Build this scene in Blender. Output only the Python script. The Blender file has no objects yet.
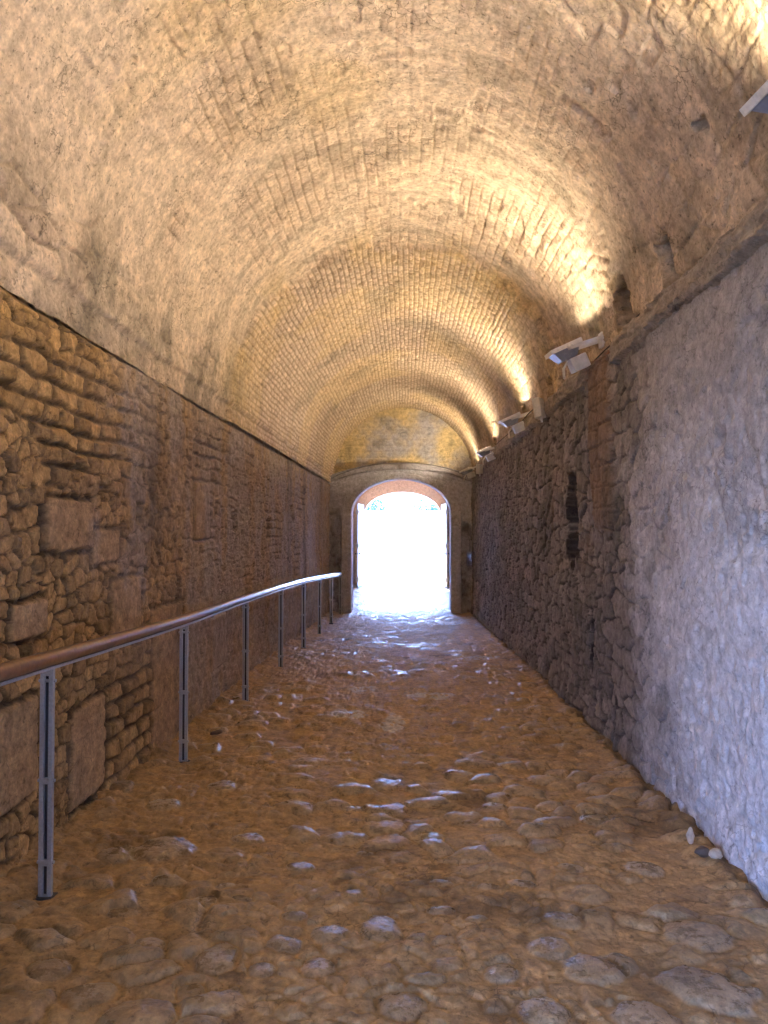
import bpy, bmesh, math, random
import numpy as np
from mathutils import Vector, Matrix, Euler
random.seed(7)
C = bpy.context.scene.collection
CAMZ = 1.55            # eye height; heights below written relative to the eye get +CAMZ

# ------------------------------------------------------------------ numeric noise
def h2(ix, iy, seed=0):
    ix = ix.astype(np.int64); iy = iy.astype(np.int64)
    n = (ix * 374761393 + iy * 668265263 + seed * 1442695041) & 0xffffffff
    n = ((n ^ (n >> 13)) * 1274126177) & 0xffffffff
    n = ((n ^ (n >> 16)) * 2246822519) & 0xffffffff
    n = n ^ (n >> 15)
    return (n & 0xffffff) / float(0x1000000)

def vn(x, y, seed=0):
    ix = np.floor(x); iy = np.floor(y); fx = x - ix; fy = y - iy
    fx = fx * fx * fx * (fx * (fx * 6 - 15) + 10); fy = fy * fy * fy * (fy * (fy * 6 - 15) + 10)
    a = h2(ix, iy, seed); b = h2(ix + 1, iy, seed); c = h2(ix, iy + 1, seed); d = h2(ix + 1, iy + 1, seed)
    return (a * (1 - fx) + b * fx) * (1 - fy) + (c * (1 - fx) + d * fx) * fy

def fbm(x, y, seed=0, o=4, g=.5):
    s = 0; a = 1; t = 0
    for k in range(o):
        s = s + a * (vn(x, y, seed + k * 17) - .5) * 2; t += a
        x = x * 2.03 + 11.3; y = y * 2.03 + 5.7; a *= g
    return s / t            # about -1..1

def vor(x, y, jit=.9, seed=0):
    ix = np.floor(x); iy = np.floor(y)
    f1 = np.full(x.shape, 9.); f2 = np.full(x.shape, 9.); idr = np.zeros(x.shape)
    for dx in (-1, 0, 1):
        for dy in (-1, 0, 1):
            cx = ix + dx; cy = iy + dy
            px = cx + .5 + (h2(cx, cy, seed) - .5) * jit; py = cy + .5 + (h2(cx, cy, seed + 5) - .5) * jit
            d = np.hypot(x - px, y - py)
            r = h2(cx, cy, seed + 9)
            near = d < f1
            f2 = np.where(near, f1, np.minimum(f2, d))
            idr = np.where(near, r, idr)
            f1 = np.where(near, d, f1)
    return f1, f2 - f1, idr

def ss(a, b, x):
    t = np.clip((x - a) / (b - a), 0, 1); return t * t * (3 - 2 * t)

def bricks(u, v, lu, lv, seed=0):
    r = np.floor(v / lv); uu = u / lu + (r % 2) * .5 + (h2(r, r * 0, seed) - .5) * .25
    c = np.floor(uu)
    eu = np.minimum(uu - c, 1 - (uu - c)) * lu; ev = np.minimum(v / lv - r, 1 - (v / lv - r)) * lv
    return np.minimum(eu, ev), h2(c, r, seed + 3), eu, ev

# ------------------------------------------------------------------ mesh helpers
def link(o, parent=None):
    C.objects.link(o)
    if parent: o.parent = parent
    return o

def grid_obj(name, P, mat, attrs=None, skip=None, flip=False, parent=None):
    nu, nv = P.shape[:2]
    me = bpy.data.meshes.new(name)
    idx = np.arange(nu * nv).reshape(nu, nv)
    q = np.stack([idx[:-1, :-1], idx[1:, :-1], idx[1:, 1:], idx[:-1, 1:]], -1)
    if flip: q = q[..., ::-1]
    q = q[~skip] if skip is not None else q.reshape(-1, 4)
    q = q.reshape(-1, 4); nf = len(q)
    me.vertices.add(nu * nv); me.vertices.foreach_set('co', P.reshape(-1).astype(np.float32))
    me.loops.add(nf * 4); me.loops.foreach_set('vertex_index', np.ascontiguousarray(q).reshape(-1).astype(np.int32))
    me.polygons.add(nf); me.polygons.foreach_set('loop_start', (np.arange(nf) * 4).astype(np.int32))
    me.polygons.foreach_set('loop_total', np.full(nf, 4, np.int32))
    me.polygons.foreach_set('use_smooth', np.ones(nf, bool))
    me.update(calc_edges=True)
    for k, a in (attrs or {}).items():
        at = me.attributes.new(k, 'FLOAT', 'POINT'); at.data.foreach_set('value', np.ascontiguousarray(a).reshape(-1).astype(np.float32))
    me.materials.append(mat)
    o = bpy.data.objects.new(name, me)
    return link(o, parent)

def obj(name, bm, mat, parent=None, smooth=False):
    me = bpy.data.meshes.new(name)
    bmesh.ops.recalc_face_normals(bm, faces=bm.faces)
    bm.to_mesh(me); bm.free()
    for m in (mat if isinstance(mat, (list, tuple)) else [mat]): me.materials.append(m)
    if smooth:
        for p in me.polygons: p.use_smooth = True
    return link(bpy.data.objects.new(name, me), parent)

def add_box(bm, x0, x1, y0, y1, z0, z1, bev=0, M=None):
    r = bmesh.ops.create_cube(bm, size=1)
    vs = r['verts']
    for v in vs:
        v.co = Vector((x0 + (v.co.x + .5) * (x1 - x0), y0 + (v.co.y + .5) * (y1 - y0), z0 + (v.co.z + .5) * (z1 - z0)))
    if bev:
        es = list({e for v in vs for e in v.link_edges})
        r2 = bmesh.ops.bevel(bm, geom=es, offset=bev, segments=2, affect='EDGES', profile=.5)
        vs = list({v for f in r2['faces'] for v in f.verts} | {v for v in vs if v.is_valid})
    if M is not None:
        for v in vs: v.co = M @ v.co
    return vs

def add_tube(bm, pts, r, n=10, cap=True):
    pts = [Vector(p) for p in pts]; rings = []
    up = Vector((0, 0, 1))
    for i, p in enumerate(pts):
        t = (pts[min(i + 1, len(pts) - 1)] - pts[max(i - 1, 0)]).normalized()
        a = t.cross(up)
        if a.length < 1e-3: a = t.cross(Vector((1, 0, 0)))
        a.normalize(); b = t.cross(a)
        rr = r[i] if isinstance(r, (list, tuple)) else r
        rings.append([bm.verts.new(p + (a * math.cos(k * 2 * math.pi / n) + b * math.sin(k * 2 * math.pi / n)) * rr) for k in range(n)])
    for i in range(len(rings) - 1):
        for k in range(n):
            bm.faces.new((rings[i][k], rings[i][(k + 1) % n], rings[i + 1][(k + 1) % n], rings[i + 1][k]))
    if cap:
        bm.faces.new(rings[0][::-1]); bm.faces.new(rings[-1])

def thing(name, label, cat, loc=(0, 0, 0), group=None):
    o = bpy.data.objects.new(name, None); C.objects.link(o); o.location = loc; o.empty_display_size = .1
    return tag(o, label, cat, group)

def tag(o, label, cat, group=None):
    o['label'] = label; o['category'] = cat
    if group: o['group'] = group
    return o

def struct(o, label=None):
    o['kind'] = 'structure'
    if label: o['label'] = label
    return o

# ------------------------------------------------------------------ materials
def newmat(name):
    m = bpy.data.materials.new(name); m.use_nodes = True
    nt = m.node_tree; nt.nodes.clear()
    out = nt.nodes.new('ShaderNodeOutputMaterial'); b = nt.nodes.new('ShaderNodeBsdfPrincipled')
    nt.links.new(b.outputs[0], out.inputs[0])
    return m, nt, b

def mixc(nt, fac, a, b, mode='MIX'):
    n = nt.nodes.new('ShaderNodeMix'); n.data_type = 'RGBA'; n.blend_type = mode
    for s, v in ((n.inputs[0], fac), (n.inputs[6], a), (n.inputs[7], b)):
        if isinstance(v, bpy.types.NodeSocket): nt.links.new(v, s)
        elif isinstance(v, (int, float)): s.default_value = v
        else: s.default_value = (*v, 1)
    return n.outputs[2]

def mathn(nt, op, a, b, clamp=False):
    n = nt.nodes.new('ShaderNodeMath'); n.operation = op; n.use_clamp = clamp
    for s, v in ((n.inputs[0], a), (n.inputs[1], b)):
        if isinstance(v, bpy.types.NodeSocket): nt.links.new(v, s)
        else: s.default_value = v
    return n.outputs[0]

def noise(nt, scale, detail=4, rough=.55, vec=None):
    n = nt.nodes.new('ShaderNodeTexNoise'); n.inputs['Scale'].default_value = scale
    n.inputs['Detail'].default_value = detail; n.inputs['Roughness'].default_value = rough
    if vec is None:
        tc = nt.nodes.new('ShaderNodeTexCoord'); vec = tc.outputs['Object']
    nt.links.new(vec, n.inputs['Vector'])
    return n.outputs[0]

def maprange(nt, v, a, b, c, d):
    n = nt.nodes.new('ShaderNodeMapRange'); nt.links.new(v, n.inputs[0])
    for i, x in enumerate((a, b, c, d)): n.inputs[i + 1].default_value = x
    return n.outputs[0]

def attr(nt, name):
    n = nt.nodes.new('ShaderNodeAttribute'); n.attribute_name = name
    return n.outputs['Fac']

def stone_mat(name, A, B, mortar, plaster, stain1, stain2, rough=.85, rough_stone=None, bump=.012, fine=60, vary=.45, cA=None, cB=None, crack=.5, cscale=9):
    m, nt, b = newmat(name)
    rnd, mo, pl, s1, s2 = (attr(nt, k) for k in ('rnd', 'mort_shade', 'plas', 'st1', 'st2'))
    big = noise(nt, 1.1, 3); mid = noise(nt, 14, 5, .65); fi = noise(nt, fine, 6, .7)
    a2 = mixc(nt, maprange(nt, big, .38, .62, 0, 1), A, cA or A)
    b2 = mixc(nt, maprange(nt, big, .38, .62, 0, 1), B, cB or B)
    c = mixc(nt, rnd, a2, b2)
    c = mixc(nt, mo, c, mortar)  # mortar in the joints, and shade painted into wall and vault holes
    c = mixc(nt, pl, c, plaster)
    c = mixc(nt, s1, c, stain1)
    c = mixc(nt, s2, c, stain2)
    v = mathn(nt, 'MULTIPLY', maprange(nt, mid, .25, .75, 1 - vary, 1 + vary), maprange(nt, fi, .25, .75, 1 - vary * .7, 1 + vary * .7))
    tc = nt.nodes.new('ShaderNodeTexCoord'); wn = nt.nodes.new('ShaderNodeTexNoise'); wn.inputs['Scale'].default_value = 7; wn.inputs['Detail'].default_value = 4
    nt.links.new(tc.outputs['Object'], wn.inputs['Vector'])
    vm = nt.nodes.new('ShaderNodeVectorMath'); vm.operation = 'MULTIPLY_ADD'; nt.links.new(wn.outputs['Color'], vm.inputs[0]); vm.inputs[1].default_value = (.22, .22, .22); nt.links.new(tc.outputs['Object'], vm.inputs[2])
    vo = nt.nodes.new('ShaderNodeTexVoronoi'); vo.feature = 'DISTANCE_TO_EDGE'; vo.inputs['Scale'].default_value = cscale; nt.links.new(vm.outputs[0], vo.inputs['Vector'])
    cmask = maprange(nt, noise(nt, 2.3, 4), .45, .62, 0, 1)
    ck = mathn(nt, 'MULTIPLY', maprange(nt, vo.outputs[0], .0, .035, crack, 0), cmask)
    v = mathn(nt, 'MULTIPLY', v, mathn(nt, 'SUBTRACT', 1., ck))
    spk = maprange(nt, noise(nt, 32, 3, .75), .58, .70, 1, 1 - crack * .9)
    v = mathn(nt, 'MULTIPLY', v, spk)
    c = mixc(nt, 1., c, v, 'MULTIPLY')
    nt.links.new(c, b.inputs['Base Color'])
    if rough_stone is None: b.inputs['Roughness'].default_value = rough; b.inputs['Specular IOR Level'].default_value = .3
    else:
        r = nt.nodes.new('ShaderNodeMix'); nt.links.new(mo, r.inputs[0]); r.inputs[2].default_value = rough_stone; r.inputs[3].default_value = rough
        r2 = mathn(nt, 'ADD', r.outputs[0], maprange(nt, mid, .3, .7, -.1, .16), True)
        nt.links.new(r2, b.inputs['Roughness']); b.inputs['Specular IOR Level'].default_value = .5
    bp = nt.nodes.new('ShaderNodeBump'); bp.inputs['Distance'].default_value = bump; bp.inputs['Strength'].default_value = .8
    h = mathn(nt, 'ADD', mid, mathn(nt, 'MULTIPLY', fi, .5))
    nt.links.new(h, bp.inputs['Height']); nt.links.new(bp.outputs[0], b.inputs['Normal'])
    return m

def simple(name, col, rough=.5, metal=0, bump=0, scale=40, vary=.12, coat=0, spec=.5):
    m, nt, b = newmat(name)
    n = noise(nt, scale, 5)
    c = mixc(nt, 1., col, maprange(nt, n, .3, .7, 1 - vary, 1 + vary), 'MULTIPLY')
    nt.links.new(c, b.inputs['Base Color'])
    b.inputs['Roughness'].default_value = rough; b.inputs['Metallic'].default_value = metal
    b.inputs['Coat Weight'].default_value = coat; b.inputs['Coat Roughness'].default_value = .12
    b.inputs['Specular IOR Level'].default_value = spec
    if bump:
        bp = nt.nodes.new('ShaderNodeBump'); bp.inputs['Distance'].default_value = bump
        nt.links.new(n, bp.inputs['Height']); nt.links.new(bp.outputs[0], b.inputs['Normal'])
    return m

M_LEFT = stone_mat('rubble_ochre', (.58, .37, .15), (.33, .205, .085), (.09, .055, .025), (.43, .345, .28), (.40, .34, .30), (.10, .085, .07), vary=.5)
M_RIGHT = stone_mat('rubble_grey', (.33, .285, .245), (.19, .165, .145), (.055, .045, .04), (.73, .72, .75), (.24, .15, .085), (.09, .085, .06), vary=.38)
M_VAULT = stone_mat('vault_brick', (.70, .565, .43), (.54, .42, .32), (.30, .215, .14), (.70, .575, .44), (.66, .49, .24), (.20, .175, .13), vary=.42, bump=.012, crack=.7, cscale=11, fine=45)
M_FLOOR = stone_mat('cobbles', (.44, .325, .19), (.31, .22, .12), (.42, .275, .125), (.30, .19, .09), (.52, .50, .46), (.10, .06, .03), rough=.75, rough_stone=.26, vary=.5, bump=.016, fine=45)
M_END = stone_mat('gate_wall', (.44, .44, .50), (.36, .35, .39), (.16, .14, .14), (.58, .59, .68), (.74, .60, .30), (.15, .13, .12), vary=.35)
M_PASS = stone_mat('passage_plaster', (.60, .44, .31), (.55, .40, .29), (.4, .32, .24), (.60, .45, .32), (.5, .4, .3), (.3, .25, .2), vary=.2)
M_LEDGE = stone_mat('ledge_mortar', (.34, .29, .23), (.24, .20, .16), (.15, .12, .09), (.36, .31, .26), (.26, .10, .04), (.1, .08, .06), vary=.4)

# ------------------------------------------------------------------ layout
FD = [-6, 1.5, 3.1, 5.0, 6.9, 8.8, 10.7, 12.6, 14.5, 17.0, 20, 24, 90]
FZ = [-1.53, -1.54, -1.545, -1.575, -1.61, -1.655, -1.72, -1.79, -1.85, -1.92, -1.9, -1.85, -1.85]
def zf(d): return np.interp(d, FD, FZ) + CAMZ
def steps(a, b, k=.0009, lo=.008, hi=.06):
    out = [a]
    while out[-1] < b:
        d = out[-1]; out.append(d + min(hi, max(lo, k * d * d)))
    out[-1] = b
    return np.array(out)
DFINE = np.concatenate([np.arange(-4.2, 1.45, .06), steps(1.5, 17.1, .00065, .008, .034)])
XL, XR = -1.78, 1.53

def hole_shade(D, Z, d0, z0, w, h):  # mask for shade painted in and around a hole, in the mortar colour
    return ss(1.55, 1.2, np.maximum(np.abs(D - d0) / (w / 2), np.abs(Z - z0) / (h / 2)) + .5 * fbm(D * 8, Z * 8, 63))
def hole(d, z, D, Z, d0, z0, w, h, depth, seed=0):
    e = np.maximum(np.abs(D - d0 + .03 * fbm(D * 9, Z * 9, seed + 50)) / (w / 2), np.abs(Z - z0 + .05 * fbm(D * 6, Z * 6, seed + 61)) / (h / 2))
    return ss(1.12, .88, e) * depth

# ---- floor
def floor_mesh():
    dd = np.concatenate([np.arange(-4.2, 1.45, .06), steps(1.5, 17.2, .00085, .0075, .05), np.arange(17.25, 25, .06)])
    xs = np.arange(-1.95, 1.751, .0078)
    D, X = np.meshgrid(dd, xs, indexing='ij')
    wx = X + .05 * fbm(X * 5, D * 5, 1); wd = D + .05 * fbm(X * 5, D * 5, 2)
    h = .018 * fbm(X * 1.5, D * 1.1, 3, 3) + .010 * fbm(X * 7, D * 7, 4)
    # sunken cobbles, two sizes
    f1, e, r = vor(wx / .19, wd / .15, .95, 11)
    up = (r > .35)
    dome = ss(.02, .26, e) * (.45 + .55 * ss(.75, .0, f1))
    fade = 1 - .65 * ss(7., 13., D)
    s1 = dome * (.007 + .028 * r) * fade * np.where(up, 1, .35)
    f1b, eb, rb = vor(wx / .095 + 3, wd / .075, .95, 12)
    s2 = ss(.03, .3, eb) * (.004 + .012 * rb) * fade
    big = ss(-.15, .2, fbm(X * .9, D * .7, 9, 3))
    st = s1 * (.35 + .65 * big) + s2 * (1 - big * .75)
    expo = ss(.02, .12, e) * ss(.45, .85, r + .25 * fbm(X * 3, D * 3, 14)) * (.35 + .65 * big)
    h = h + st
    mort_shade = 1 - np.clip(expo * .75 + .25 * ss(.5, .9, rb) * ss(.05, .2, eb), 0, 1)
    rnd = np.clip(r * .7 + .3 * rb, 0, 1)
    s_light = np.zeros_like(h)
    # the cobbles that stand out
    px = [(217,962,.155,1.2,.5),(262,972,.10,1,.6),(285,945,.13,.8,.5),(297,917,.11,.7,.6),(330,935,.14,.9,.15),(383,930,.15,1.2,.0),(440,882,.10,.6,.4),
          (354,807,.10,.7,.8),(364,853,.09,.6,.5),(226,888,.09,.7,.7),(241,901,.09,.6,.8),(500,972,.135,.7,.9),(547,945,.16,.9,.15),(492,803,.14,.8,.9),
          (540,1008,.17,.8,.2),(640,865,.16,1,.35),(192,996,.10,1,.2),(92,1000,.17,.9,.5),(48,975,.16,.8,.3),(120,918,.12,.6,.15),(205,905,.12,.8,.35),
          (150,950,.13,.8,.1),(441,910,.13,.5,.6),(475,918,.10,.5,.6),(400,1006,.16,.8,.1),(610,960,.16,.9,.2),(120,857,.22,.9,.3),(165,805,.22,.9,.3),(320,968,.11,1,.3),
          (165,850,.3,.9,.25),(222,785,.2,.8,.3),(487,885,.1,.6,.4),(521,882,.12,.6,.5),(567,865,.13,.7,.2),(560,917,.15,.8,.2),(690,930,.25,.8,.6),(700,985,.3,.8,.6),
          (640,1015,.2,.8,.5),(590,965,.2,.8,.1),(300,868,.15,.7,.2),(250,840,.16,.8,.15),(430,835,.15,.7,.2),(590,815,.18,.8,.2)]
    for k, (u, v, w, asp, li) in enumerate(px):
        d0 = 1.56 * 740 / (v - 529); x0 = (u - 406) / 740 * d0
        m = (np.abs(D - d0) < .35) & (np.abs(X - x0) < .35)
        dx = (X[m] - x0); dy = (D[m] - d0)
        an = (h2(np.array([k]), np.array([3]))[0] - .5) * .9
        ax = dx * math.cos(an) + dy * math.sin(an); ay = -dx * math.sin(an) + dy * math.cos(an)
        rr = np.hypot(ax / (w / 2), ay / (w * asp / 2))
        rr = rr * (1 + .34 * fbm(ax * 14 + k * 7, ay * 14, 77))
        body = np.sqrt(np.clip(1 - rr ** 2.6, 0, 1))
        base = h[m] * np.where(rr < 1.25, .35, 1) - .009 * ss(1.3, 1.1, rr)
        h[m] = np.maximum(base, base * .3 + body * (.008 + .07 * w) + .002 * fbm(ax * 30, ay * 30, 5)) 
        inside = ss(1.02, .93, rr)
        mort_shade[m] = mort_shade[m] * (1 - inside); s_light[m] = np.maximum(s_light[m] * (1 - inside), inside * li * .14)
        rnd[m] = rnd[m] * (1 - inside) + inside * (.3 + .7 * h2(np.array([k]), np.array([9]))[0])
    # pale worn flat stones further on
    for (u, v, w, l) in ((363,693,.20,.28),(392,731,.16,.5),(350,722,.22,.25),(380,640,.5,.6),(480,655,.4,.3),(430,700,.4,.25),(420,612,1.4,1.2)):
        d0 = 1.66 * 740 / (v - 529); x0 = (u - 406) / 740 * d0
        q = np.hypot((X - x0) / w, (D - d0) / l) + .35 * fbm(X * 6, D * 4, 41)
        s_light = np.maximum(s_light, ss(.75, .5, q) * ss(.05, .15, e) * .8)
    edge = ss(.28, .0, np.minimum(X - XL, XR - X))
    h = h + edge * .03 * (1 + fbm(X * 8, D * 8, 31)) - .03 * ss(.10, .03, XR - X + .05 * fbm(X * 6, D * 6, 34))
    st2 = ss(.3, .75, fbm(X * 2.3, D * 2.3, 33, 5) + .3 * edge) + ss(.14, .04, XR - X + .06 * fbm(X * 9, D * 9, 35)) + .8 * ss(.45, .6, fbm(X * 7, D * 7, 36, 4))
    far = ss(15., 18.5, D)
    mort_shade = mort_shade * (1 - .8 * far)
    P = np.stack([X, D, zf(D) + h], -1)
    return grid_obj('floor', P, M_FLOOR, dict(rnd=rnd, mort_shade=mort_shade, plas=np.zeros_like(h), st1=np.clip(s_light + far * .12, 0, 1), st2=np.clip(np.clip(st2, 0, 1) * .6 + .55 * ss(.05, .015, e) * ss(.35, .6, r) * big * fade, 0, 1)), flip=True)
struct(floor_mesh(), 'brown earthen floor of the tunnel set with worn cobbles')

# ---- left wall
DOORY = (-3.6, -.25)
def left_wall():
    zs = np.arange(-1.99, 1.121, .0092)
    D, Z = np.meshgrid(DFINE, zs, indexing='ij')
    wu = D + .035 * fbm(D * 6, Z * 6, 1); wz = Z + .03 * fbm(D * 6, Z * 6, 2) + .02 * fbm(D * 1.2, Z * .3, 6)
    f1, e, r = vor(wu / .18, wz / .105, .66, 21)
    f1b, eb, rb = vor(wu / .12, wz / .085, .85, 22)
    near = ss(7.4, 3.0, D + 1.6 * fbm(D * 1.3, Z * 1.6, 7, 4) + .4 * Z)
    rough = fbm(D * 9, Z * 9, 3, 5, .6)
    mix = ss(-.1, .15, fbm(D * 1.4, Z * 1.7, 8, 3))
    hb = ss(.02, .13, e) * (.018 + .036 * r); hs = ss(.02, .15, eb) * (.014 + .028 * rb)
    b3, r3, _, _ = bricks(D + .07 * fbm(D * 4, Z * 4, 10, 4), Z + .035 * fbm(D * 3.5, Z * 3.5, 11, 4), .19, .105, 44)
    crs = ss(-.05, .1, fbm(D * 1.1, Z * 1.6, 19, 3))
    hb = hb * (1 - crs) + crs * ss(.004, .024, b3) * (.018 + .036 * r3); e = e * (1 - crs) + crs * b3 * 6.5; r = r * (1 - crs) + r3 * crs
    stones = hb * mix + hs * (1 - mix)
    joint = ss(.16, .02, e) * mix + ss(.18, .02, eb) * (1 - mix)
    patch = ss(.0, .3, fbm(D * 1.1 + 3, Z * 1.5, 12, 4))            # mortar smeared over
    patch = patch * (1 - .75 * near)
    amt = (1 - .6 * patch) * (.6 + .4 * near)
    h = stones * amt + .005 * fbm(D * 32, Z * 32, 14, 3) + .015 * rough * (.6 + .4 * patch) + .03 * fbm(D * .8, Z * .9, 5, 3) + patch * .022
    plas = np.clip(patch * .3 + (1 - near) * .5, 0, 1)
    mort_shade = joint * amt
    rnd = r * mix + rb * (1 - mix)
    # squared blocks
    for (d0, d1, z0, z1, hh) in ((3.55,4.1,-.12,.16,.05),(4.35,4.85,-.68,-.30,.045),(5.05,5.75,-1.6,-.55,.05),(3.0,3.5,-1.25,-.78,.04),
                                 (3.85,4.3,-1.5,-.95,.035),(6.1,6.6,-.1,.4,.03),(3.25,3.6,-.52,-.33,.04),(4.1,4.5,-.2,.0,.03),(6.6,7.2,-1.3,-.8,.04)):
        q = np.minimum(np.minimum(D - d0, d1 - D), np.minimum(Z - z0, z1 - Z)) + .014 * fbm(D * 7, Z * 7, 15)
        m = ss(.0, .02, q); g = ss(-.03, -.005, q) * (1 - m)
        h = h * (1 - m * .82) + m * hh * .75 - g * .015; mort_shade = np.clip(mort_shade * (1 - m) + g * .8, 0, 1)
        rnd = rnd * (1 - m) + m * .35; plas = plas * (1 - m * .5) + .25 * m
    # projecting stones
    for (u, v, w, hg) in ((128,340,.25,.2),(25,465,.2,.25),(205,505,.15,.2)):
        pass
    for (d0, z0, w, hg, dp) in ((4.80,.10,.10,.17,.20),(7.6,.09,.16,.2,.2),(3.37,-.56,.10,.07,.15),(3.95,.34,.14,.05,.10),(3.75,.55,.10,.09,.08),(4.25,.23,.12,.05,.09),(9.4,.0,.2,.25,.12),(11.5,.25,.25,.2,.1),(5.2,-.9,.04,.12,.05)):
        k = hole(0, 0, D, Z, d0, z0, w, hg, dp, 5); h = h - k; mort_shade = np.maximum(mort_shade, k / dp)  # hole insides painted dark with the mortar colour, as shade
    far = ss(8, 15, D)
    h = h + far * .012 * fbm(D * 3, Z * 8, 18)
    h = h - .035 * ss(1.03, 1.07, Z)                                # groove below the vault's edge
    h = h - .03 * ss(-1.2, -1.7, Z) * 0
    st1 = ss(.0, .5, fbm(D * 3.2, Z * 1.1, 25, 5) + .8 * (1 - near) - .45) * .75
    st2 = ss(.25, .7, fbm(D * 1.8, Z * .45, 27) + .25 * far) * .6
    P = np.stack([XL + h + (Z - CAMZ) * 0, D, Z + CAMZ], -1)
    Dc = (DFINE[:-1] + DFINE[1:]) / 2; Zc = (zs[:-1] + zs[1:]) / 2
    skip = ((Dc > DOORY[0]) & (Dc < DOORY[1]))[:, None] & (Zc < .95)[None, :]
    return grid_obj('wall_left', P, M_LEFT, dict(rnd=rnd, mort_shade=mort_shade, plas=plas, st1=st1, st2=st2), skip=skip)
struct(left_wall(), 'left tunnel wall of ochre and grey rubble stone')

# ---- right wall
def right_wall():
    zs = np.arange(-1.99, 1.30, .0092)
    D, Z = np.meshgrid(DFINE, zs, indexing='ij')
    wu = D + .04 * fbm(D * 5, Z * 5, 31); wz = Z + .04 * fbm(D * 5, Z * 5, 32)
    f1, e, r = vor(wu / .15, wz / .105, .9, 41)
    f1b, eb, rb = vor(wu / .24 + 7, wz / .16, .9, 42)
    sel = ss(-.1, .1, fbm(D * 1.3, Z * 1.3, 45, 3))
    stones = (ss(.0, .15, e) * (.012 + .022 * r)) * sel + (ss(.0, .13, eb) * (.014 + .024 * rb)) * (1 - sel)
    joint = ss(.2, .02, e) * sel + ss(.16, .02, eb) * (1 - sel)
    rnd = r * sel + rb * (1 - sel)
    edge = 5.05 + .35 * fbm(Z * 1.4, D * .5, 47, 3) + .25 * ss(-.2, 1.2, Z)
    rend = ss(.35, -1.15, D - edge + .5 * fbm(D * 2.5, Z * 2.5, 49, 4) + .35 * (r - .5))                                  # rendered stretch nearest the eye
    lum = .016 * fbm(D * 3.2, Z * 3.2, 48, 5, .6) + .003 * (ss(.0, .2, eb) - .5) + .005 * fbm(D * 18, Z * 18, 51, 3)
    pits = ss(.62, .7, vn(D * 22, Z * 22, 52)) * ss(.55, .7, vn(D * 3.1, Z * 3.1, 53)) * .012
    h_r = .030 + lum * 1.7 + .004 * fbm(D * 34, Z * 34, 57, 3) - pits
    h_s = stones + .014 * fbm(D * 9, Z * 9, 54, 5, .65) + .005 * fbm(D * 32, Z * 32, 57, 3) + .03 * fbm(D * .7, Z * .9, 55, 3)
    h = h_r * rend + h_s * (1 - rend)
    mort_shade = joint * (1 - rend) * .85 + pits / .012 * .4 * rend
    plas = rend * (.94 - .62 * ss(-.35, 1.0, Z + .5 * fbm(D * 1.6, Z * 1.6, 58, 5)))
    # brown masonry column by the render's edge, upper half
    col = ss(.38, .2, np.abs(D - 5.75 - .1 * fbm(Z * 2, D, 59))) * ss(-.1, .1, Z) 
    bq, br, _, _ = bricks(D, Z, .34, .16, 3)
    h = h * (1 - .5 * col) + col * (.03 + ss(.0, .012, bq) * .012)
    # crack and holes
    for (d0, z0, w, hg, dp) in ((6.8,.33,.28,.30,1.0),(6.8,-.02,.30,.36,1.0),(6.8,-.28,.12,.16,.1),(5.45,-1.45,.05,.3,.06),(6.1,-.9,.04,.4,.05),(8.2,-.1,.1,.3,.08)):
        k = hole(0, 0, D, Z, d0, z0, w, hg, dp, 9); h = h - k; mort_shade = np.maximum(mort_shade, hole_shade(D, Z, d0, z0, w, hg))  # painted shade darkens each hole and its rim
    # round blind mark in the render
    rr = np.hypot(D - 3.55, (Z - .42))
    h = h + .012 * np.exp(-((rr - .10) / .03) ** 2) - .02 * ss(.09, .02, rr)
    h = h + ss(-1.25, -1.75, Z) * .03 * (1 - rend)
    st1 = np.clip(col * .8 + ss(.35, .8, fbm(D * 3, Z * .8, 61)) * .55 * (1 - rend) + .6 * np.exp(-((rr) / .05) ** 2), 0, 1)
    st2 = ss(.2, .8, fbm(D * 2, Z * 1.2, 63) + .35 * ss(.9, .0, np.abs(D - 5.4)) * ss(-.3, .6, Z)) * .55 * (1 - .6 * rend)
    P = np.stack([XR - h, D, Z + CAMZ], -1)
    return grid_obj('wall_right', P, M_RIGHT, dict(rnd=rnd, mort_shade=mort_shade, plas=plas, st1=st1, st2=st2), flip=True)
struct(right_wall(), 'right tunnel wall, pale rendered near, grey rubble stone beyond')

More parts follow.
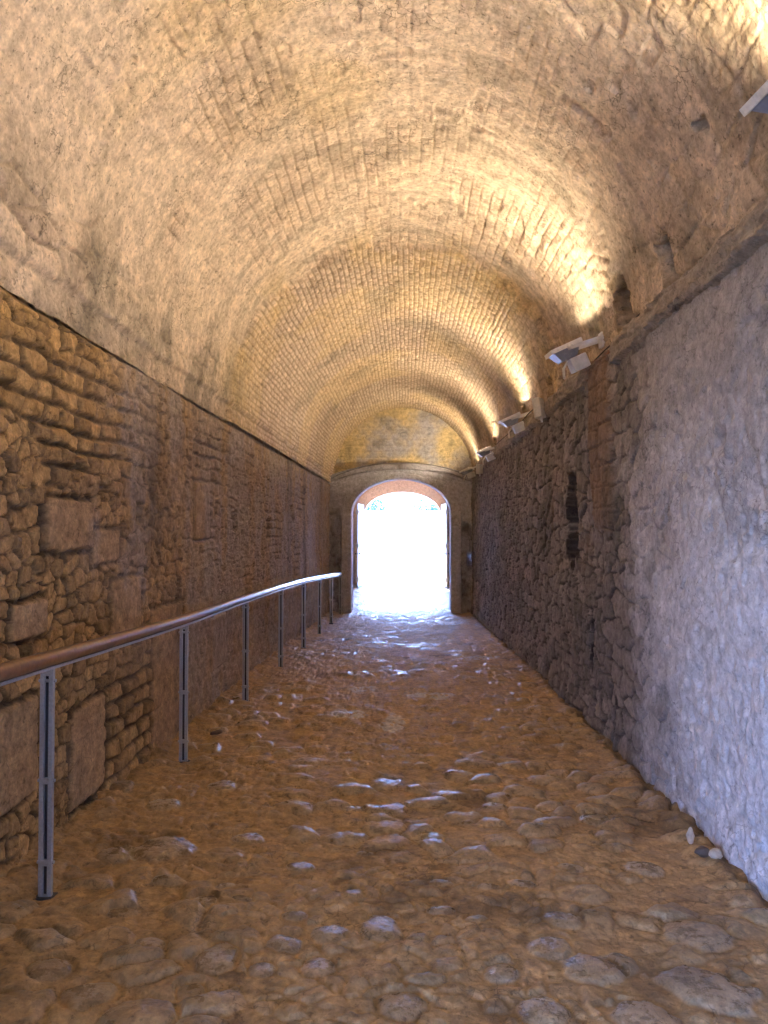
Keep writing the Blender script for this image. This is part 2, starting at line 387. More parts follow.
# ---- vault
VX, VR, VS = -.06, 1.68, 1.20
def vault():
    th = np.linspace(.06, math.pi, 620)
    D, T = np.meshgrid(np.concatenate([np.arange(-4.2, 1.45, .06), steps(1.5, 17.5, .0006, .009, .024)]), np.concatenate([th, math.pi + np.linspace(.01, .085, 9)]), indexing='ij')
    S = T * VR
    jag = 7.35 + .16 * (np.floor(S / .16) % 2) * ss(1.9, 1.2, S) + .25 * fbm(S * .9, D * 0 + 2, 71, 3)
    farz = ss(-.02, .02, D - jag)
    wu = D + .015 * fbm(D * 3, S * 3, 72); wv = S + .016 * fbm(D * 3, S * 3, 73) + .006 * fbm(D * 9, S * 9, 68)
    b1, r1, _, _ = bricks(wu, wv, .24, .088, 5)                    # near: larger worn blocks
    b2, r2, u2, v2 = bricks(wu, wv, .19, .062, 6); b2 = np.minimum(u2 * .6, v2)                    # beyond: fine brick
    lost = ss(-.4, .25, fbm(D * 1.6, S * 1.6, 74, 5, .65))             # wash over the near blocks
    low = ss(1.35, .45, S + .3 * fbm(D * 1.5, S * 1.5, 70))                                           # rough rubble above the right ledge
    f1, e, r = vor((D + .05 * fbm(D * 4, S * 4, 75)) / .30, (S + .04 * fbm(D * 4, S * 4, 76)) / .15, .85, 77)
    lowL = ss(4.45, 5.1, S) * (1 - farz)
    rub = np.clip(low + lowL, 0, 1)
    hn = ss(0, .014, b1) * (.004 + .007 * r1) * (1 - .8 * lost)
    hf = ss(0, .014, b2) * (.007 + .007 * r2)
    hr = ss(.02, .22, e) * (.008 + .017 * r) * (1 - .5 * lost)
    h = (hn * (1 - farz) + hf * farz) * (1 - rub) + hr * rub
    h = h + .004 * fbm(D * 30, S * 30, 69, 3) + .008 * fbm(D * 8, S * 8, 78, 5, .65) * (1 - .5 * farz) + .022 * fbm(D * .9, S * .8, 79, 3) * (1 - .4 * farz) + farz * .045
    h = h + .010 * (1 - farz) * fbm(D * 5.5, S * .35, 80, 3)       # ribs left by the centering boards
    pit = ss(.66, .74, vn(D * 9, S * 9, 81)) * ss(.5, .7, vn(D * 1.4, S * 1.4, 82)) * .016
    h = h - pit
    mort_shade = (ss(.013, .0, b1) * (1 - farz) * (1 - lost) * .8 + ss(.014, .0, b2) * farz) * (1 - rub) + ss(.13, .02, e) * rub * .6
    rnd = (r1 * (1 - farz) + r2 * farz) * (1 - rub) + r * rub
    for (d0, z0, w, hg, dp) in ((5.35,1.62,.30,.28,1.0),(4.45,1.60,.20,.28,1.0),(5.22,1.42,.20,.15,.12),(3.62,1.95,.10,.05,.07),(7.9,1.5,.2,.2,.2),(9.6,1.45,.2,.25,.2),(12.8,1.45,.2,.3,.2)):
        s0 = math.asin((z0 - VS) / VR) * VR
        k = hole(0, 0, D, S, d0, s0, w, hg, dp, 12); h = h - k; mort_shade = np.maximum(mort_shade, hole_shade(D, S, d0, s0, w, hg))  # hole and rim coloured dark to stand for shade inside
    # broken edge above the left groove
    nibL = ss(5.22, 5.27, S + .02 * fbm(D * 5, S, 90)); h = h - nibL * .03
    yel = ss(.15, .45, fbm(D * .9, S * .6, 85, 3) + .35 * farz - .05) * .35 + ss(.7, .2, np.abs(D - jag - .1)) * .35 * ss(.0, .3, fbm(D, S * 2, 86))
    drk = ss(.18, .7, fbm(D * 1.1, S * 1.4, 87, 4)) * .45 + rub * .55 * ss(-.5, .4, fbm(D * 2.5, S * 2.5, 88)) + (1 - farz) * .3 * ss(.1, .5, fbm(D * 7, S * 2, 89, 4))
    R = VR - h
    rise = 1.0 + .012
    X = np.where(T <= math.pi, VX + R * np.cos(T), VX - R)
    Z = np.where(T <= math.pi, VS + R * np.sin(np.minimum(T, math.pi)) * rise, VS - (T - math.pi) * VR)
    P = np.stack([X, D, Z + CAMZ], -1)
    return grid_obj('ceiling', P, M_VAULT, dict(rnd=rnd, mort_shade=mort_shade, plas=(1 - farz) * lost * .7, st1=np.clip(yel, 0, 1), st2=np.clip(drk, 0, 1)), flip=True)
struct(vault(), 'barrel vault of worn brick and limewashed blocks over the tunnel')

# ---- ledge along the top of the right wall
def ledge():
    prof = [(1.62,1.10),(1.56,1.185),(1.50,1.20),(1.475,1.215),(1.468,1.24),(1.468,1.28),(1.47,1.32),(1.478,1.355),(1.50,1.375),(1.54,1.39),(1.585,1.405),(1.61,1.42),(1.68,1.44)]
    pr = np.array(prof); t = np.linspace(0, len(prof) - 1, 46)
    xs = np.interp(t, np.arange(len(prof)), pr[:, 0]); zs = np.interp(t, np.arange(len(prof)), pr[:, 1])
    dd = np.concatenate([np.arange(-4.2, 1.45, .06), steps(1.5, 17.15, .0009, .012, .06)])
    D, T = np.meshgrid(dd, t, indexing='ij')
    X = np.interp(T, np.arange(len(prof)), pr[:, 0]); Z = np.interp(T, np.arange(len(prof)), pr[:, 1])
    b, r, _, _ = bricks(D, Z * 0 + .5, .42, 9, 8)
    w = ss(0, 2, T) * ss(12, 10, T)
    brk = ss(.45, .2, np.abs(D - 5.75)) 
    h = w * (.034 * fbm(D * 4, T * .5, 91, 5, .6) + .020 * fbm(D * 14, T * 1.5, 92, 3) - .012 * ss(.012, 0, b)) - w * brk * .055
    low = .025 * fbm(D * 3, T * 0, 93, 4, .6) * ss(6, 2, T)
    P = np.stack([X - h, D, Z + CAMZ + low + w * .01 * fbm(D * 7, T, 94)], -1)
    return grid_obj('trim_1', P, M_LEDGE, dict(rnd=r, mort_shade=np.clip(ss(.014, 0, b) * w, 0, 1), plas=1 - brk, st1=np.clip(brk * ss(-.3, .3, fbm(D * 5, T, 95)) * 1.2, 0, 1), st2=ss(.2, .8, fbm(D * 3, T * .4, 96)) * .5), flip=True)
struct(ledge(), 'mortared stone ledge along the top of the right wall')

# ------------------------------------------------------------------ gate wall at the far end
YE = 17.0
OX0, OX1 = -1.26, 1.03
OC = (OX0 + OX1) / 2; OH = (OX1 - OX0) / 2; OSP, ORISE = .36, .80
def arch_curve(n_j=34, n_a=60, x0=OX0, x1=OX1, sp=OSP, rise=ORISE, bot=-2.0):
    c = (x0 + x1) / 2; hw = (x1 - x0) / 2
    pts = [(x0, z) for z in np.linspace(bot, sp, n_j, endpoint=False)]
    pts += [(c - hw * math.cos(a), sp + rise * math.sin(a)) for a in np.linspace(0, math.pi, n_a)]
    pts += [(x1, z) for z in np.linspace(sp, bot, n_j + 1)[1:]]
    return np.array(pts)
def ztop(x): return 1.17 + .36 * (1 - ((x + .12) / 1.8) ** 2)
def gate_front():
    cv = arch_curve()
    outp = []
    for (x, z) in cv:
        if z <= OSP + 1e-6 and (abs(x - OX0) < 1e-6 or abs(x - OX1) < 1e-6):
            outp.append((-1.95 if x < 0 else 1.72, z))
        else:
            dx, dz = x - OC, z - OSP + .15
            t = 1.
            for k in range(400):
                qx, qz = OC + dx * t, OSP - .15 + dz * t
                if qx < -1.95 or qx > 1.72 or qz > ztop(qx): break
                t += .01
            outp.append((qx, min(qz, float(ztop(qx)))))
    outp = np.array(outp)
    s = np.concatenate([np.linspace(0, 1, 60)])
    Pi = cv[:, None, :] * (1 - s[None, :, None]) + outp[:, None, :] * s[None, :, None]
    X, Z = Pi[..., 0], Pi[..., 1]
    f1, e, r = vor(X / .3, Z / .19, .8, 101)
    din = np.where(Z < OSP, np.maximum(OX0 - X, X - OX1), np.hypot((X - OC) / OH, (Z - OSP) / ORISE) - 1)
    pier = ss(.25, .21, din) * ss(OSP + .05, OSP - .05, Z)
    band = ss(.17, .15, ztop(X) - Z)
    vous = np.minimum((X + 5) / .085 % 1, 1 - (X + 5) / .085 % 1) * .085
    h = .015 * fbm(X * 5, Z * 5, 102, 4) + ss(.02, .2, e) * .03 * (1 - pier) * r + pier * .07 + band * (.03 + ss(0, .015, vous) * .03)
    h = h + .03 * ss(.02, .0, np.abs(Z - .08)) * ss(.28, .25, din) * ss(0, .2, X)
    # rough hollows either side of the opening
    for (x0, z0, w, hg, dp) in ((-1.56,.05,.12,.30,.12),(-1.55,-.85,.09,.24,.14),(1.36,-.05,.16,.3,.15),(1.50,-.70,.22,.24,.2),(1.35,-1.4,.12,.3,.08)):
        q = np.maximum(np.abs(X - x0) / (w / 2), np.abs(Z - z0) / (hg / 2)) + .4 * fbm(X * 6, Z * 6, 104)
        h = h - ss(1.1, .8, q) * dp * 1.8
    mort_shade = np.clip(ss(.12, .02, e) * (1 - pier) * (1 - band) * .7 + band * ss(.012, .0, vous), 0, 1)
    plas = np.clip(ss(-.2, .3, Z) * .8 + pier * .8, 0, 1) * (1 - band)
    P = np.stack([X, YE - h, Z + CAMZ], -1)
    # reveal behind the opening and top shelf behind the band are added as extra rows
    prev = P[:, :1, :].copy(); rows = [prev.copy() for _ in range(6)]
    for k, rw in enumerate(rows): rw[..., 1] = YE + .65 * (1 - k / 6.)
    top = P[:, -1:, :].copy(); top[..., 1] = YE + .5
    PP = np.concatenate(rows + [P, top], 1)
    def ext(a, lead=0.): return np.concatenate([np.full((a.shape[0], 6), lead), a, a[:, -1:]], 1)
    return grid_obj('wall_far', PP, M_END, dict(rnd=ext(r), mort_shade=ext(mort_shade), plas=ext(plas, 1.), st1=ext(r * 0), st2=ext(ss(.2, .8, fbm(X * 3, Z * 3, 107)) * .6)))
struct(gate_front(), 'grey stone gateway wall closing the far end of the tunnel')

def tymp():
    xs = np.linspace(-2.0, 1.9, 200); zs = np.linspace(1.15, 3.1, 130)
    X, Z = np.meshgrid(xs, zs, indexing='ij')
    b, r, _, _ = bricks(X + .03 * fbm(X * 4, Z * 4, 1), Z + .02 * fbm(X * 4, Z * 4, 2), .3, .14, 4)
    h = .02 * fbm(X * 4, Z * 4, 111, 4) + ss(0, .03, b) * .012
    P = np.stack([X, 17.38 - h, Z + CAMZ], -1)
    return grid_obj('wall_tympanum', P, M_END, dict(rnd=r, mort_shade=ss(.02, 0, b) * .4, plas=np.full(X.shape, .5), st1=np.full(X.shape, .85) * ss(-.6, .2, fbm(X * 2, Z * 2, 5)), st2=ss(.2, .8, fbm(X * 3, Z * 3, 107)) * .5), flip=False)
struct(tymp(), 'ochre plastered half-round wall above the gateway arch')

# passage beyond the gateway
def passage():
    x0, x1 = -1.78, 1.52
    cv = arch_curve(20, 60, x0, x1, .25, 1.45)
    dd = np.linspace(17.6, 24.4, 70)
    D = np.repeat(dd[:, None], len(cv), 1); X = np.repeat(cv[None, :, 0], len(dd), 0); Z = np.repeat(cv[None, :, 1], len(dd), 0)
    h = .02 * fbm(D * 2, Z * 2 + X, 121, 4)
    P = np.stack([X + h * np.sign(-X), D, Z + CAMZ], -1)
    n = np.ones_like(X)
    return grid_obj('wall_passage', P, M_PASS, dict(rnd=n * .5, mort_shade=n * 0, plas=n * .5, st1=ss(.2, .7, fbm(D, Z, 9)) * .3, st2=n * 0), flip=False)
struct(passage(), 'pale plastered vaulted passage through the gatehouse')
def passage_lid():          # solid masonry behind the gateway, and the inner arch at the outer end
    bmq = bmesh.new()
    def archwall(y0, y1, ax0, ax1, sp, rise, ox0=-3.2, ox1=3.0, oz=3.4, bot=-2.1):
        cv = arch_curve(8, 40, ax0, ax1, sp, rise, bot)
        c = (ax0 + ax1) / 2
        ring = []
        for (x, z) in cv:
            if z <= sp + 1e-6 and (abs(x - ax0) < 1e-6 or abs(x - ax1) < 1e-6): q = (ox0 if x < c else ox1, z)
            else:
                dx, dz = x - c, z - sp + .3; t = min(((ox1 if dx > 0 else ox0) - c) / dx if abs(dx) > 1e-6 else 1e9, (oz - sp + .3) / dz)
                q = (c + dx * t, sp - .3 + dz * t)
            ring.append([bmq.verts.new((x, y0, z + CAMZ)), bmq.verts.new((q[0], y0, q[1] + CAMZ)), bmq.verts.new((q[0], y1, q[1] + CAMZ)), bmq.verts.new((x, y1, z + CAMZ))])
        for a, b in zip(ring[:-1], ring[1:]):
            for k in range(4):
                bmq.faces.new((a[k], a[(k + 1) % 4], b[(k + 1) % 4], b[k]))
    archwall(24.35, 24.95, -1.36, 1.12, .52, .70)
    o = obj('wall_outer_arch', bmq, M_PASS)
    return o
struct(passage_lid(), 'outer arch of the gate passage against the daylight')
bm = bmesh.new(); add_box(bm, -6, -2.0, 17.4, 24.9, -.6, 6.5); add_box(bm, 1.8, 6, 17.4, 24.9, -.6, 6.5)
add_box(bm, -2.0, 1.8, 17.7, 24.9, CAMZ + 1.75, 6.5)
struct(obj('wall_gatehouse', bm, M_PASS), 'solid masonry of the gatehouse around the passage')
# outer masses so no daylight leaks in: earth fill above and beside the tunnel, rear wall
bm = bmesh.new()
add_box(bm, -2.6, 3.2, -4.4, 17.6, CAMZ + 3.0, CAMZ + 3.4); add_box(bm, 2.75, 3.2, -4.4, 17.6, -.6, CAMZ + 3.0)
add_box(bm, -2.6, -2.1, DOORY[1], 17.6, -.6, CAMZ + 3.0); add_box(bm, -2.6, -2.1, -4.4, DOORY[0], -.6, CAMZ + 3.0)
add_box(bm, -2.6, -2.1, DOORY[0], DOORY[1], CAMZ + .95, CAMZ + 3.0)
add_box(bm, -2.1, XL - .04, DOORY[0] - .3, DOORY[0], -.6, CAMZ + 1.0); add_box(bm, -2.1, XL - .04, DOORY[1], DOORY[1] + .3, -.6, CAMZ + 1.0)
add_box(bm, -2.1, XL - .04, DOORY[0] - .3, DOORY[1] + .3, CAMZ + .95, CAMZ + 1.0)
add_box(bm, -2.6, 3.2, -4.5, -4.15, -.6, CAMZ + 3.4)
struct(obj('wall_masonry_fill', bm, M_PASS), 'masonry behind the tunnel facing')

# ------------------------------------------------------------------ handrail
M_WOOD = simple('varnished_wood', (.25, .115, .045), .32, 0, .0006, 30, .25, coat=.7)
M_GALV = simple('galvanised_steel', (.50, .54, .60), .45, .6, .0004, 90, .15)
M_DARK = simple('dark_steel_and_gap_shade', (.06, .065, .08), .6, .3)
RD = [0.9, 2.76, 3.1, 5.0, 6.9, 8.8, 10.7, 12.6, 14.5, 16.4]
RZ = [-.50, -.533, -.553, -.615, -.643, -.685, -.742, -.82, -.90, -.99]
def rz(d): return float(np.interp(d, RD, RZ)) + CAMZ
def rx(d): return -1.515 + .055 * max(0, min(1, (d - 3) / 13))
rail = thing('handrail', 'long round wooden handrail on galvanised posts along the left wall', 'handrail', (-1.5, 3.1, float(zf(3.1))))
def rel(o, parent):         # keep world placement under the parent at its own location
    o.parent = parent; o.matrix_parent_inverse = Matrix.Translation(-parent.location)
ks = np.linspace(.9, 16.46, 60)
sm = [np.mean([rz(k + q) for q in (-.5, -.25, 0, .25, .5)]) if 1.5 < k < 15.8 else rz(k) for k in ks]
bm = bmesh.new(); add_tube(bm, [(rx(k), k, z) for k, z in zip(ks, sm)], .034, 20)
rel(obj('rail', bm, M_WOOD, None, True), rail)
bm = bmesh.new()
for a in range(len(ks) - 1):
    z0, z1 = sm[a] - .040, sm[a + 1] - .040
    vs = []
    for (k, z) in ((ks[a], z0), (ks[a + 1], z1)):
        for (dx, dz) in ((-.02, -.004), (.02, -.004), (.02, .008), (-.02, .008)): vs.append(bm.verts.new((rx(k) + dx, k, z + dz)))
    for q in range(4): bm.faces.new((vs[q], vs[(q + 1) % 4], vs[4 + (q + 1) % 4], vs[4 + q]))
rel(obj('support_strip', bm, M_GALV), rail)
for d in (1.2, 3.1, 5.0, 6.9, 8.8, 10.7, 12.6, 14.5, 16.4):
    x = rx(d); zt = float(np.interp(d, ks, sm)) - .042; zb = float(zf(d)) - .02
    bm = bmesh.new()
    for s in (-1, 1): add_box(bm, x + s * .0185 - .0095, x + s * .0185 + .0095, d - .010, d + .010, zb, zt, .0015)
    L = zt - zb
    for t in (.02, .17, .52, .985):
        add_box(bm, x - .020, x + .020, d - .013, d + .013, zb + L * t - .012, zb + L * t + .012)
    p = obj('post', bm, M_GALV); rel(p, rail)
    bm = bmesh.new(); add_box(bm, x - .0088, x + .0088, d + .003, d + .008, zb, zt - .004); wb = obj('gap_shade_strip', bm, M_DARK); wb.parent = p  # dark strip added behind the open gap so it reads as shade
    for t in (.17, .52, .95):
        bm = bmesh.new(); add_tube(bm, [(x - .036, d, zb + L * t), (x + .036, d, zb + L * t)], .0075, 8)
        b = obj('bolt', bm, M_GALV); b.parent = p
    bm = bmesh.new(); add_box(bm, x - .040, x + .040, d - .032, d + .032, zb + .0, zb + .026, .003)
    b = obj('foot_plate', bm, M_DARK); b.parent = p

# ------------------------------------------------------------------ floodlights
M_CASE = simple('grey_painted_aluminium', (.74, .75, .76), .45, .1, 0, 30, .1)
M_RIM = simple('pale_painted_rim', (.86, .86, .84), .4, .1)
M_HOUSE = simple('blue_grey_housing', (.36, .40, .47), .5, .1)
M_CABLE = simple('black_cable', (.03, .028, .026), .6)
M_BOXW = simple('off_white_plastic', (.68, .66, .58), .5)
LAMP = 880
m, nt, b = newmat('lamp_glass'); b.inputs['Base Color'].default_value = (.9, .9, .85, 1); b.inputs['Roughness'].default_value = .3
b.inputs['Emission Color'].default_value = (1, .79, .52, 1); b.inputs['Emission Strength'].default_value = LAMP; M_LAMP = m

def make_floodlight():
    t = thing('floodlight', '', 'floodlight', (0, 0, 0), 'floodlights along the right ledge')
    # head frame of reference: the glass looks along +Z of HM
    HM = Matrix.Translation((0, 0, .02)) @ Euler((math.radians(4), 0, 0)).to_matrix().to_4x4() @ Euler((0, math.radians(-21), 0)).to_matrix().to_4x4()
    def frus(bm, a, za, b_, zb, M, closed_bottom=True, thick=.004):
        o_ = [[bm.verts.new(M @ Vector((sx * a[0], sy * a[1], za))) for sx, sy in ((-1, -1), (1, -1), (1, 1), (-1, 1))],
              [bm.verts.new(M @ Vector((sx * b_[0], sy * b_[1], zb))) for sx, sy in ((-1, -1), (1, -1), (1, 1), (-1, 1))]]
        i_ = [[bm.verts.new(M @ Vector((sx * (a[0] - thick), sy * (a[1] - thick), za))) for sx, sy in ((-1, -1), (1, -1), (1, 1), (-1, 1))],
              [bm.verts.new(M @ Vector((sx * (b_[0] - thick), sy * (b_[1] - thick), zb + thick))) for sx, sy in ((-1, -1), (1, -1), (1, 1), (-1, 1))]]
        for k in range(4):
            n = (k + 1) % 4
            bm.faces.new((o_[0][k], o_[0][n], o_[1][n], o_[1][k])); bm.faces.new((i_[0][k], i_[1][k], i_[1][n], i_[0][n]))
            bm.faces.new((o_[0][k], i_[0][k], i_[0][n], o_[0][n]))
        bm.faces.new(o_[1]); bm.faces.new(i_[1][::-1])
    bm = bmesh.new(); frus(bm, (.125, .125), 0, (.068, .07), -.105, HM)
    for k in range(-3, 4): add_box(bm, k * .02 - .0025, k * .02 + .0025, -.095, .095, -.085, -.055, 0, HM)
    sh = obj('housing', bm, M_HOUSE, t)
    bm = bmesh.new()                                           # rim frame
    for (x0, x1, y0, y1) in ((-.132, .132, -.132, -.112), (-.132, .132, .112, .132), (-.132, -.112, -.112, .112), (.112, .132, -.112, .112)):
        add_box(bm, x0, x1, y0, y1, -.026, .008, .002, HM)
    obj('rim', bm, M_RIM, t)
    bm = bmesh.new(); add_box(bm, -.042, .042, -.050, .050, -.003, .003, 0, HM @ Matrix.Translation((.020, 0, -.056)) @ Euler((math.radians(8), math.radians(-42), 0)).to_matrix().to_4x4())
    obj('lamp_glass', bm, M_LAMP, t)
    bm = bmesh.new(); add_box(bm, -.005, .135, -.075, .075, -.225, -.112, .008, HM)
    for k in range(5): add_box(bm, .015 + k * .024, .02 + k * .024, -.085, .085, -.215, -.125, 0, HM)
    obj('ballast_box', bm, M_CASE, t)
    bm = bmesh.new()
    for s in (-1, 1):
        add_tube(bm, [HM @ Vector((.0, s * .14, -.03)), HM @ Vector((.02, s * .14, -.03))], .02, 10)
        a = HM @ Vector((.0, s * .138, -.03)); b2 = Vector((.33, s * .07, .075))
        d = (b2 - a); L = d.length; Mq = Matrix.Translation(a) @ d.to_track_quat('X', 'Z').to_matrix().to_4x4()
        add_box(bm, 0, L, -.004, .004, -.016, .016, 0, Mq)
    add_box(bm, .322, .334, -.08, .08, .05, .10)
    obj('bracket', bm, M_CASE, t)
    bm = bmesh.new(); add_box(bm, .30, .37, -.05, .05, .0, .12, .006); obj('mounting_box', bm, M_CASE, t)
    bm = bmesh.new(); add_tube(bm, [HM @ Vector((-.03, -.06, -.10)), HM @ Vector((-.03, -.06, -.13)), Vector((-.02, -.075, -.17)), Vector((-.02, -.078, -.25))], .010, 8)
    obj('cable_gland', bm, M_BOXW, t, True)
    return t
labels = ['lit floodlight nearest the camera, cut by the right edge of the photo',
          'large grey floodlight on the right ledge beside the broken rusty masonry',
          'grey floodlight on the right ledge just beyond the white junction box',
          'small distant floodlight, third back from the large one by the rusty masonry',
          'farthest floodlight, at the corner of the ledge and the gateway wall']
labels[3] = 'small floodlight between the farthest one and the one by the white box'
spots = [(1.40, 2.72, 1.66, 1.), (1.27, 6.0, 1.45, 1.), (1.29, 9.3, 1.38, 1.), (1.30, 12.5, 1.32, 1.), (1.28, 15.7, 1.24, .9)]
proto = make_floodlight()
kids = list(proto.children)
for i, (x, y, z, s) in enumerate(spots):
    if i == 0: o = proto
    else:
        o = proto.copy(); C.objects.link(o)
        for ch in kids:
            c = ch.copy(); C.objects.link(c); c.parent = o
    o.location = (x, y, z + CAMZ); o['label'] = labels[i]
    o.scale = (s, s, s)
    o.rotation_euler = (0, math.radians(-17 if i == 0 else -3), 0)
    if i == 4: o.rotation_euler = (0, 0, math.radians(-35))

# junction boxes
def jbox(x, y, z, w, h, t, label, rot):
    o = thing('junction_box', label, 'junction box', (x, y, z + CAMZ), None)
    bm = bmesh.new(); add_box(bm, -t / 2, t / 2, -w / 2, w / 2, -h / 2, h / 2, .012); b1 = obj('box_body', bm, M_BOXW, o)
    bm = bmesh.new(); add_box(bm, -t / 2 - .012, -t / 2 + .002, -w / 2 - .006, w / 2 + .006, -h / 2 - .006, h / 2 + .006, .005); obj('lid', bm, M_BOXW, o)
    bm = bmesh.new(); add_tube(bm, [(0, 0, -h / 2), (0, .0, -h / 2 - .05)], .012, 8); obj('cable_gland', bm, M_CASE, o)
    o.rotation_euler = rot
jbox(1.415, 7.85, 1.28, .15, .21, .07, 'white junction box fixed to the right ledge between two floodlights', (0, -.15, -.5))
jbox(1.415, 14.2, 1.15, .15, .18, .07, 'small off-white junction box beside the farthest floodlight', (0, 0, -.5))

# cable along the ledge
pts = []
for k in np.linspace(2.0, 8.2, 90):
    pts.append((1.60 + .006 * math.sin(k * 5), k, 1.425 + .008 * math.sin(k * 1.7) + (.03 if 4.6 < k < 5.6 else 0) * math.sin((k - 4.6) * math.pi) + CAMZ + .012))
bm = bmesh.new(); add_tube(bm, pts, .006, 8)
tag(obj('power_cable', bm, M_CABLE, None, True), 'thin dark cable running along the right ledge to the floodlights', 'cable')
pts = [(1.50 + .006 * math.sin(k * 4), k, 1.385 + .012 * math.sin(k * 2.3) + CAMZ + .01) for k in np.linspace(8.45, 12.2, 50)]
bm = bmesh.new(); add_tube(bm, pts, .006, 8)
tag(obj('power_cable', bm, M_CABLE, None, True), 'cable on the right ledge beyond the white junction box', 'cable')

# ------------------------------------------------------------------ gate leaves
M_DOOR = simple('weathered_blue_grey_timber', (.36, .38, .42), .6, 0, .002, 12, .2)
M_IRON = simple('dark_iron', (.10, .10, .11), .5, .6)
def leaf(hx, hy, tx, ty, label):
    L = math.hypot(tx - hx, ty - hy)
    o = thing('gate_leaf', label, 'gate', (hx, hy, float(zf(hy)) + .03)); o.rotation_euler = (0, 0, math.atan2(ty - hy, tx - hx))
    H = 2.62
    bm = bmesh.new()
    n = 7
    for k in range(n):
        add_box(bm, k * L / n + .003, (k + 1) * L / n - .003, -.02, .02, 0, H - .35 * ((n - 1 - k) / (n - 1) * 0 + (k / (n - 1)) * 0), .003)
    obj('boards', bm, M_DOOR, o)
    for z in (.25, 1.3, 2.35):
        bm = bmesh.new(); add_box(bm, 0, L, -.05, -.0, z - .06, z + .06, .004); add_box(bm, 0, L, .0, .05, z - .06, z + .06, .004); obj('cross_rail', bm, M_DOOR, o)
    for z in (.4, 2.2):
        bm = bmesh.new(); add_tube(bm, [(0, 0, z - .08), (0, 0, z + .08)], .03, 10); obj('hinge', bm, M_IRON, o)
    bm = bmesh.new(); add_tube(bm, [(L - .12, -.09, 1.05), (L - .12, .09, 1.05)], .02, 10); obj('bolt_handle', bm, M_IRON, o)
leaf(-1.40, 24.30, -1.52, 23.05, 'left leaf of the gate, folded open inside the arched exit')
leaf(1.17, 24.30, 1.27, 23.05, 'right leaf of the gate, folded open inside the arched exit')

# ------------------------------------------------------------------ outside
M_PAVE = simple('pale_sunlit_paving', (.72, .70, .66), .9, 0, .01, 3, .1)
M_PARA = simple('pale_parapet_stone', (.75, .73, .70), .9, 0, .01, 2, .1)
bm = bmesh.new(); vs = [bm.verts.new(p) for p in ((-60, 24.9, -.30), (60, 24.9, -.30), (60, 120, -.30), (-60, 120, -.30))]; bm.faces.new(vs)
struct(obj('ground', bm, M_PAVE), 'sunlit pale ground outside the exit')
bm = bmesh.new(); vs = [bm.verts.new(p) for p in ((-60, -40, -.40), (-2.62, -40, -.40), (-2.62, 24.9, -.40), (-60, 24.9, -.40))]; bm.faces.new(vs)
struct(obj('ground_side', bm, simple('shaded_grass', (.10, .11, .07), .95, 0, .01, 8, .3)))
bm = bmesh.new(); add_box(bm, -14, 14, 46, 46.5, -.32, 2.55, .03); add_box(bm, -14, 14, 45.93, 46.57, 2.55, 2.68, .02)
struct(obj('wall_parapet', bm, M_PARA), 'bright parapet wall outside the exit')
m, nt, b = newmat('pale_foliage'); n = noise(nt, 2, 3); nt.links.new(mixc(nt, maprange(nt, n, .35, .65, 0, 1), (.012, .045, .04), (.02, .055, .045)), b.inputs['Base Color']); b.inputs['Roughness'].default_value = .6
M_LEAF = m; M_BARK = simple('bark', (.2, .15, .1), .9)
def tree(x, y, h, r, label, seed):
    rnd = random.Random(seed)
    t = thing('tree', label, 'tree', (x, y, -.3), 'trees beyond the parapet')
    bm = bmesh.new(); add_tube(bm, [(0, 0, 0), (.05, .02, h * .3), (-.03, 0, h * .6), (0, 0, h * .85)], [.16, .13, .09, .04], 8); obj('trunk', bm, M_BARK, t, True)
    bm = bmesh.new()
    for k in range(2600):
        a = rnd.uniform(0, 6.283); u = rnd.uniform(-1, 1); q = rnd.random() ** .4; w = math.sqrt(1 - u * u)
        c = Vector((math.cos(a) * w * r * q, math.sin(a) * w * r * q, h * .72 + u * h * .28 * q))
        c += Vector((math.sin(c.z * 5 + seed) * .15, 0, math.sin(c.x * 4) * .15))
        s = rnd.uniform(.05, .11)
        R = Euler((rnd.uniform(0, 6), rnd.uniform(0, 6), rnd.uniform(0, 6))).to_matrix()
        bm.faces.new([bm.verts.new(c + R @ Vector(p)) for p in ((-s, 0, 0), (0, -s * .5, 0), (s, 0, .02), (0, s * .5, 0))])
    obj('crown', bm, M_LEAF, t)
tree(-2.1, 49, 4.0, 1.6, 'left pale tree crown above the parapet, seen through the exit', 1)
tree(1.9, 52, 4.2, 1.6, 'right pale tree crown above the parapet, seen through the exit', 2)

# ------------------------------------------------------------------ loose stones at the wall foot
M_PEB = simple('pale_pebble', (.55, .46, .36), .6, 0, .003, 25, .25)
M_PEBD = simple('dark_pebble', (.10, .065, .045), .6, 0, .003, 25, .25)
def stone(x, y, sx, sy, sz, mat, label, seed, tilt=0):
    bm = bmesh.new(); bmesh.ops.create_icosphere(bm, subdivisions=3, radius=1)
    for v in bm.verts:
        p = v.co.copy(); k = 1 + .16 * math.sin(p.x * 3 + seed) + .12 * math.sin(p.y * 4 + seed * 2) + .07 * math.sin(p.z * 7 + seed)
        v.co = Vector((p.x * sx * k, p.y * sy * k, p.z * sz * k))
    o = obj('loose_stone', bm, mat, None, True); o.location = (x, y, float(zf(y)) + .035 + sz * .6); o.rotation_euler = (0, tilt, seed)
    tag(o, label, 'stone', 'loose stones on the floor')
def at(u, v, zr=-1.56):
    d = -zr * 740 / (v - 529); return ((u - 406) / 740 * d, d)
x, y = at(690, 842); stone(x - .03, y, .02, .018, .034, M_PEB, 'pale upright pebble leaning at the foot of the rendered right wall', 1)
x, y = at(716, 858); stone(x - .04, y, .036, .026, .02, M_PEB, 'flat pale pebble in the debris by the right wall', 2)
x, y = at(703, 856); stone(x - .04, y, .034, .025, .022, M_PEBD, 'dark brown stone between the pale pebbles by the right wall', 3)
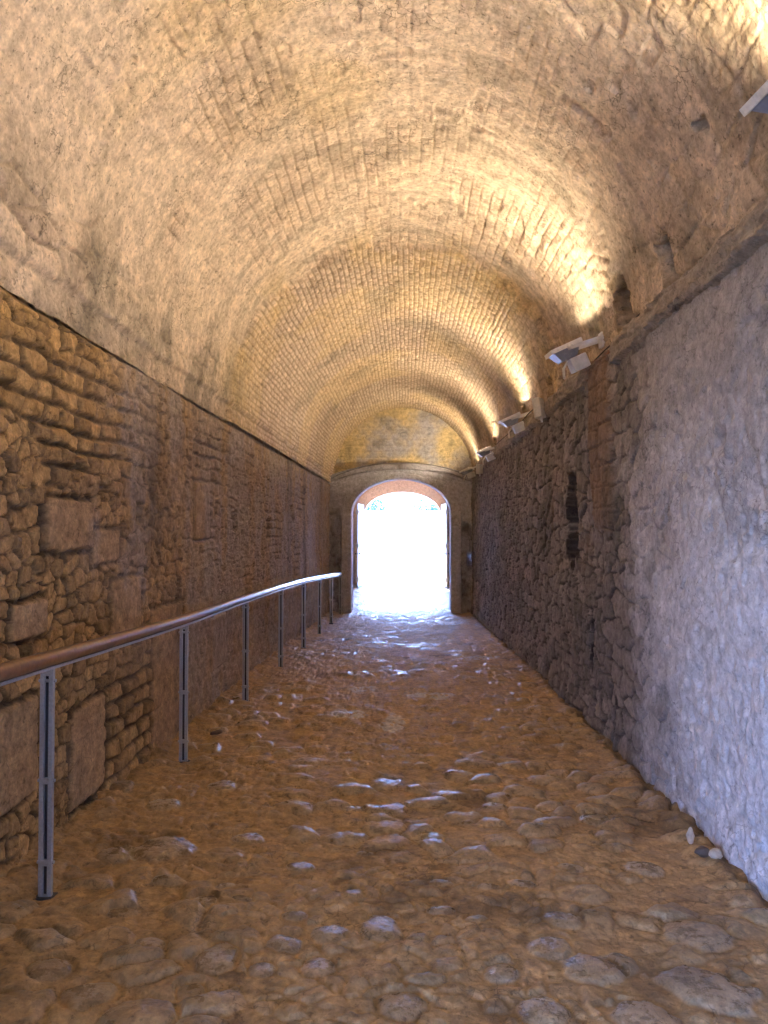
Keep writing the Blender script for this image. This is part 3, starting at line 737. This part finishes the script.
x, y = at(216, 735); stone(x, y, .045, .03, .016, M_PEBD, 'dark flat stone on the floor near the second handrail post', 4)

# ------------------------------------------------------------------ light
w = bpy.data.worlds.new('sky'); bpy.context.scene.world = w; w.use_nodes = True
nt = w.node_tree; nt.nodes.clear()
out = nt.nodes.new('ShaderNodeOutputWorld'); bg = nt.nodes.new('ShaderNodeBackground'); nt.links.new(bg.outputs[0], out.inputs[0])
tc = nt.nodes.new('ShaderNodeTexCoord'); sx = nt.nodes.new('ShaderNodeSeparateXYZ'); nt.links.new(tc.outputs['Generated'], sx.inputs[0])
nt.links.new(mixc(nt, maprange(nt, sx.outputs[2], 0, .6, 0, 1), (.34, .52, 1.0), (.16, .34, 1.0)), bg.inputs[0])
bg.inputs[1].default_value = 11.5
def portal(name, loc, rot, sx_, sy_):
    l = bpy.data.lights.new(name, 'AREA'); l.shape = 'RECTANGLE'; l.size = sx_; l.size_y = sy_; l.cycles.is_portal = True
    o = bpy.data.objects.new(name, l); C.objects.link(o); o.location = loc; o.rotation_euler = rot
portal('daylight_portal_exit', (-.12, 24.97, CAMZ - .3), (-math.pi / 2, 0, 0), 2.7, 3.3)
portal('daylight_portal_side', (-2.62, sum(DOORY) / 2, CAMZ - .25), (0, -math.pi / 2, 0), 2.8, 3.45)
sun = bpy.data.lights.new('sun', 'SUN'); sun.energy = 13; sun.angle = math.radians(.6); sun.color = (1, .93, .82)
so = bpy.data.objects.new('sun', sun); C.objects.link(so)
so.rotation_euler = Vector((.12, -.75, -.85)).to_track_quat('-Z', 'Y').to_euler()

# ------------------------------------------------------------------ camera
cam = bpy.data.cameras.new('camera'); co = bpy.data.objects.new('camera', cam); C.objects.link(co)
cam.sensor_fit = 'VERTICAL'; cam.sensor_height = 36; cam.lens = 740 / 1024 * 36; cam.clip_start = .05; cam.clip_end = 500
co.location = (0, 0, CAMZ)
co.rotation_euler = (math.pi / 2 + math.atan(17 / 740), 0, math.atan(22 / 740))
sc = bpy.context.scene; sc.camera = co
sc.view_settings.view_transform = 'Standard'; sc.view_settings.look = 'None'; sc.view_settings.gamma = 1; sc.view_settings.use_curve_mapping = False
sc.view_settings.exposure = 2.0
sc.cycles.use_denoising = True
sc.cycles.max_bounces = 10; sc.cycles.diffuse_bounces = 7; sc.cycles.sample_clamp_indirect = 8
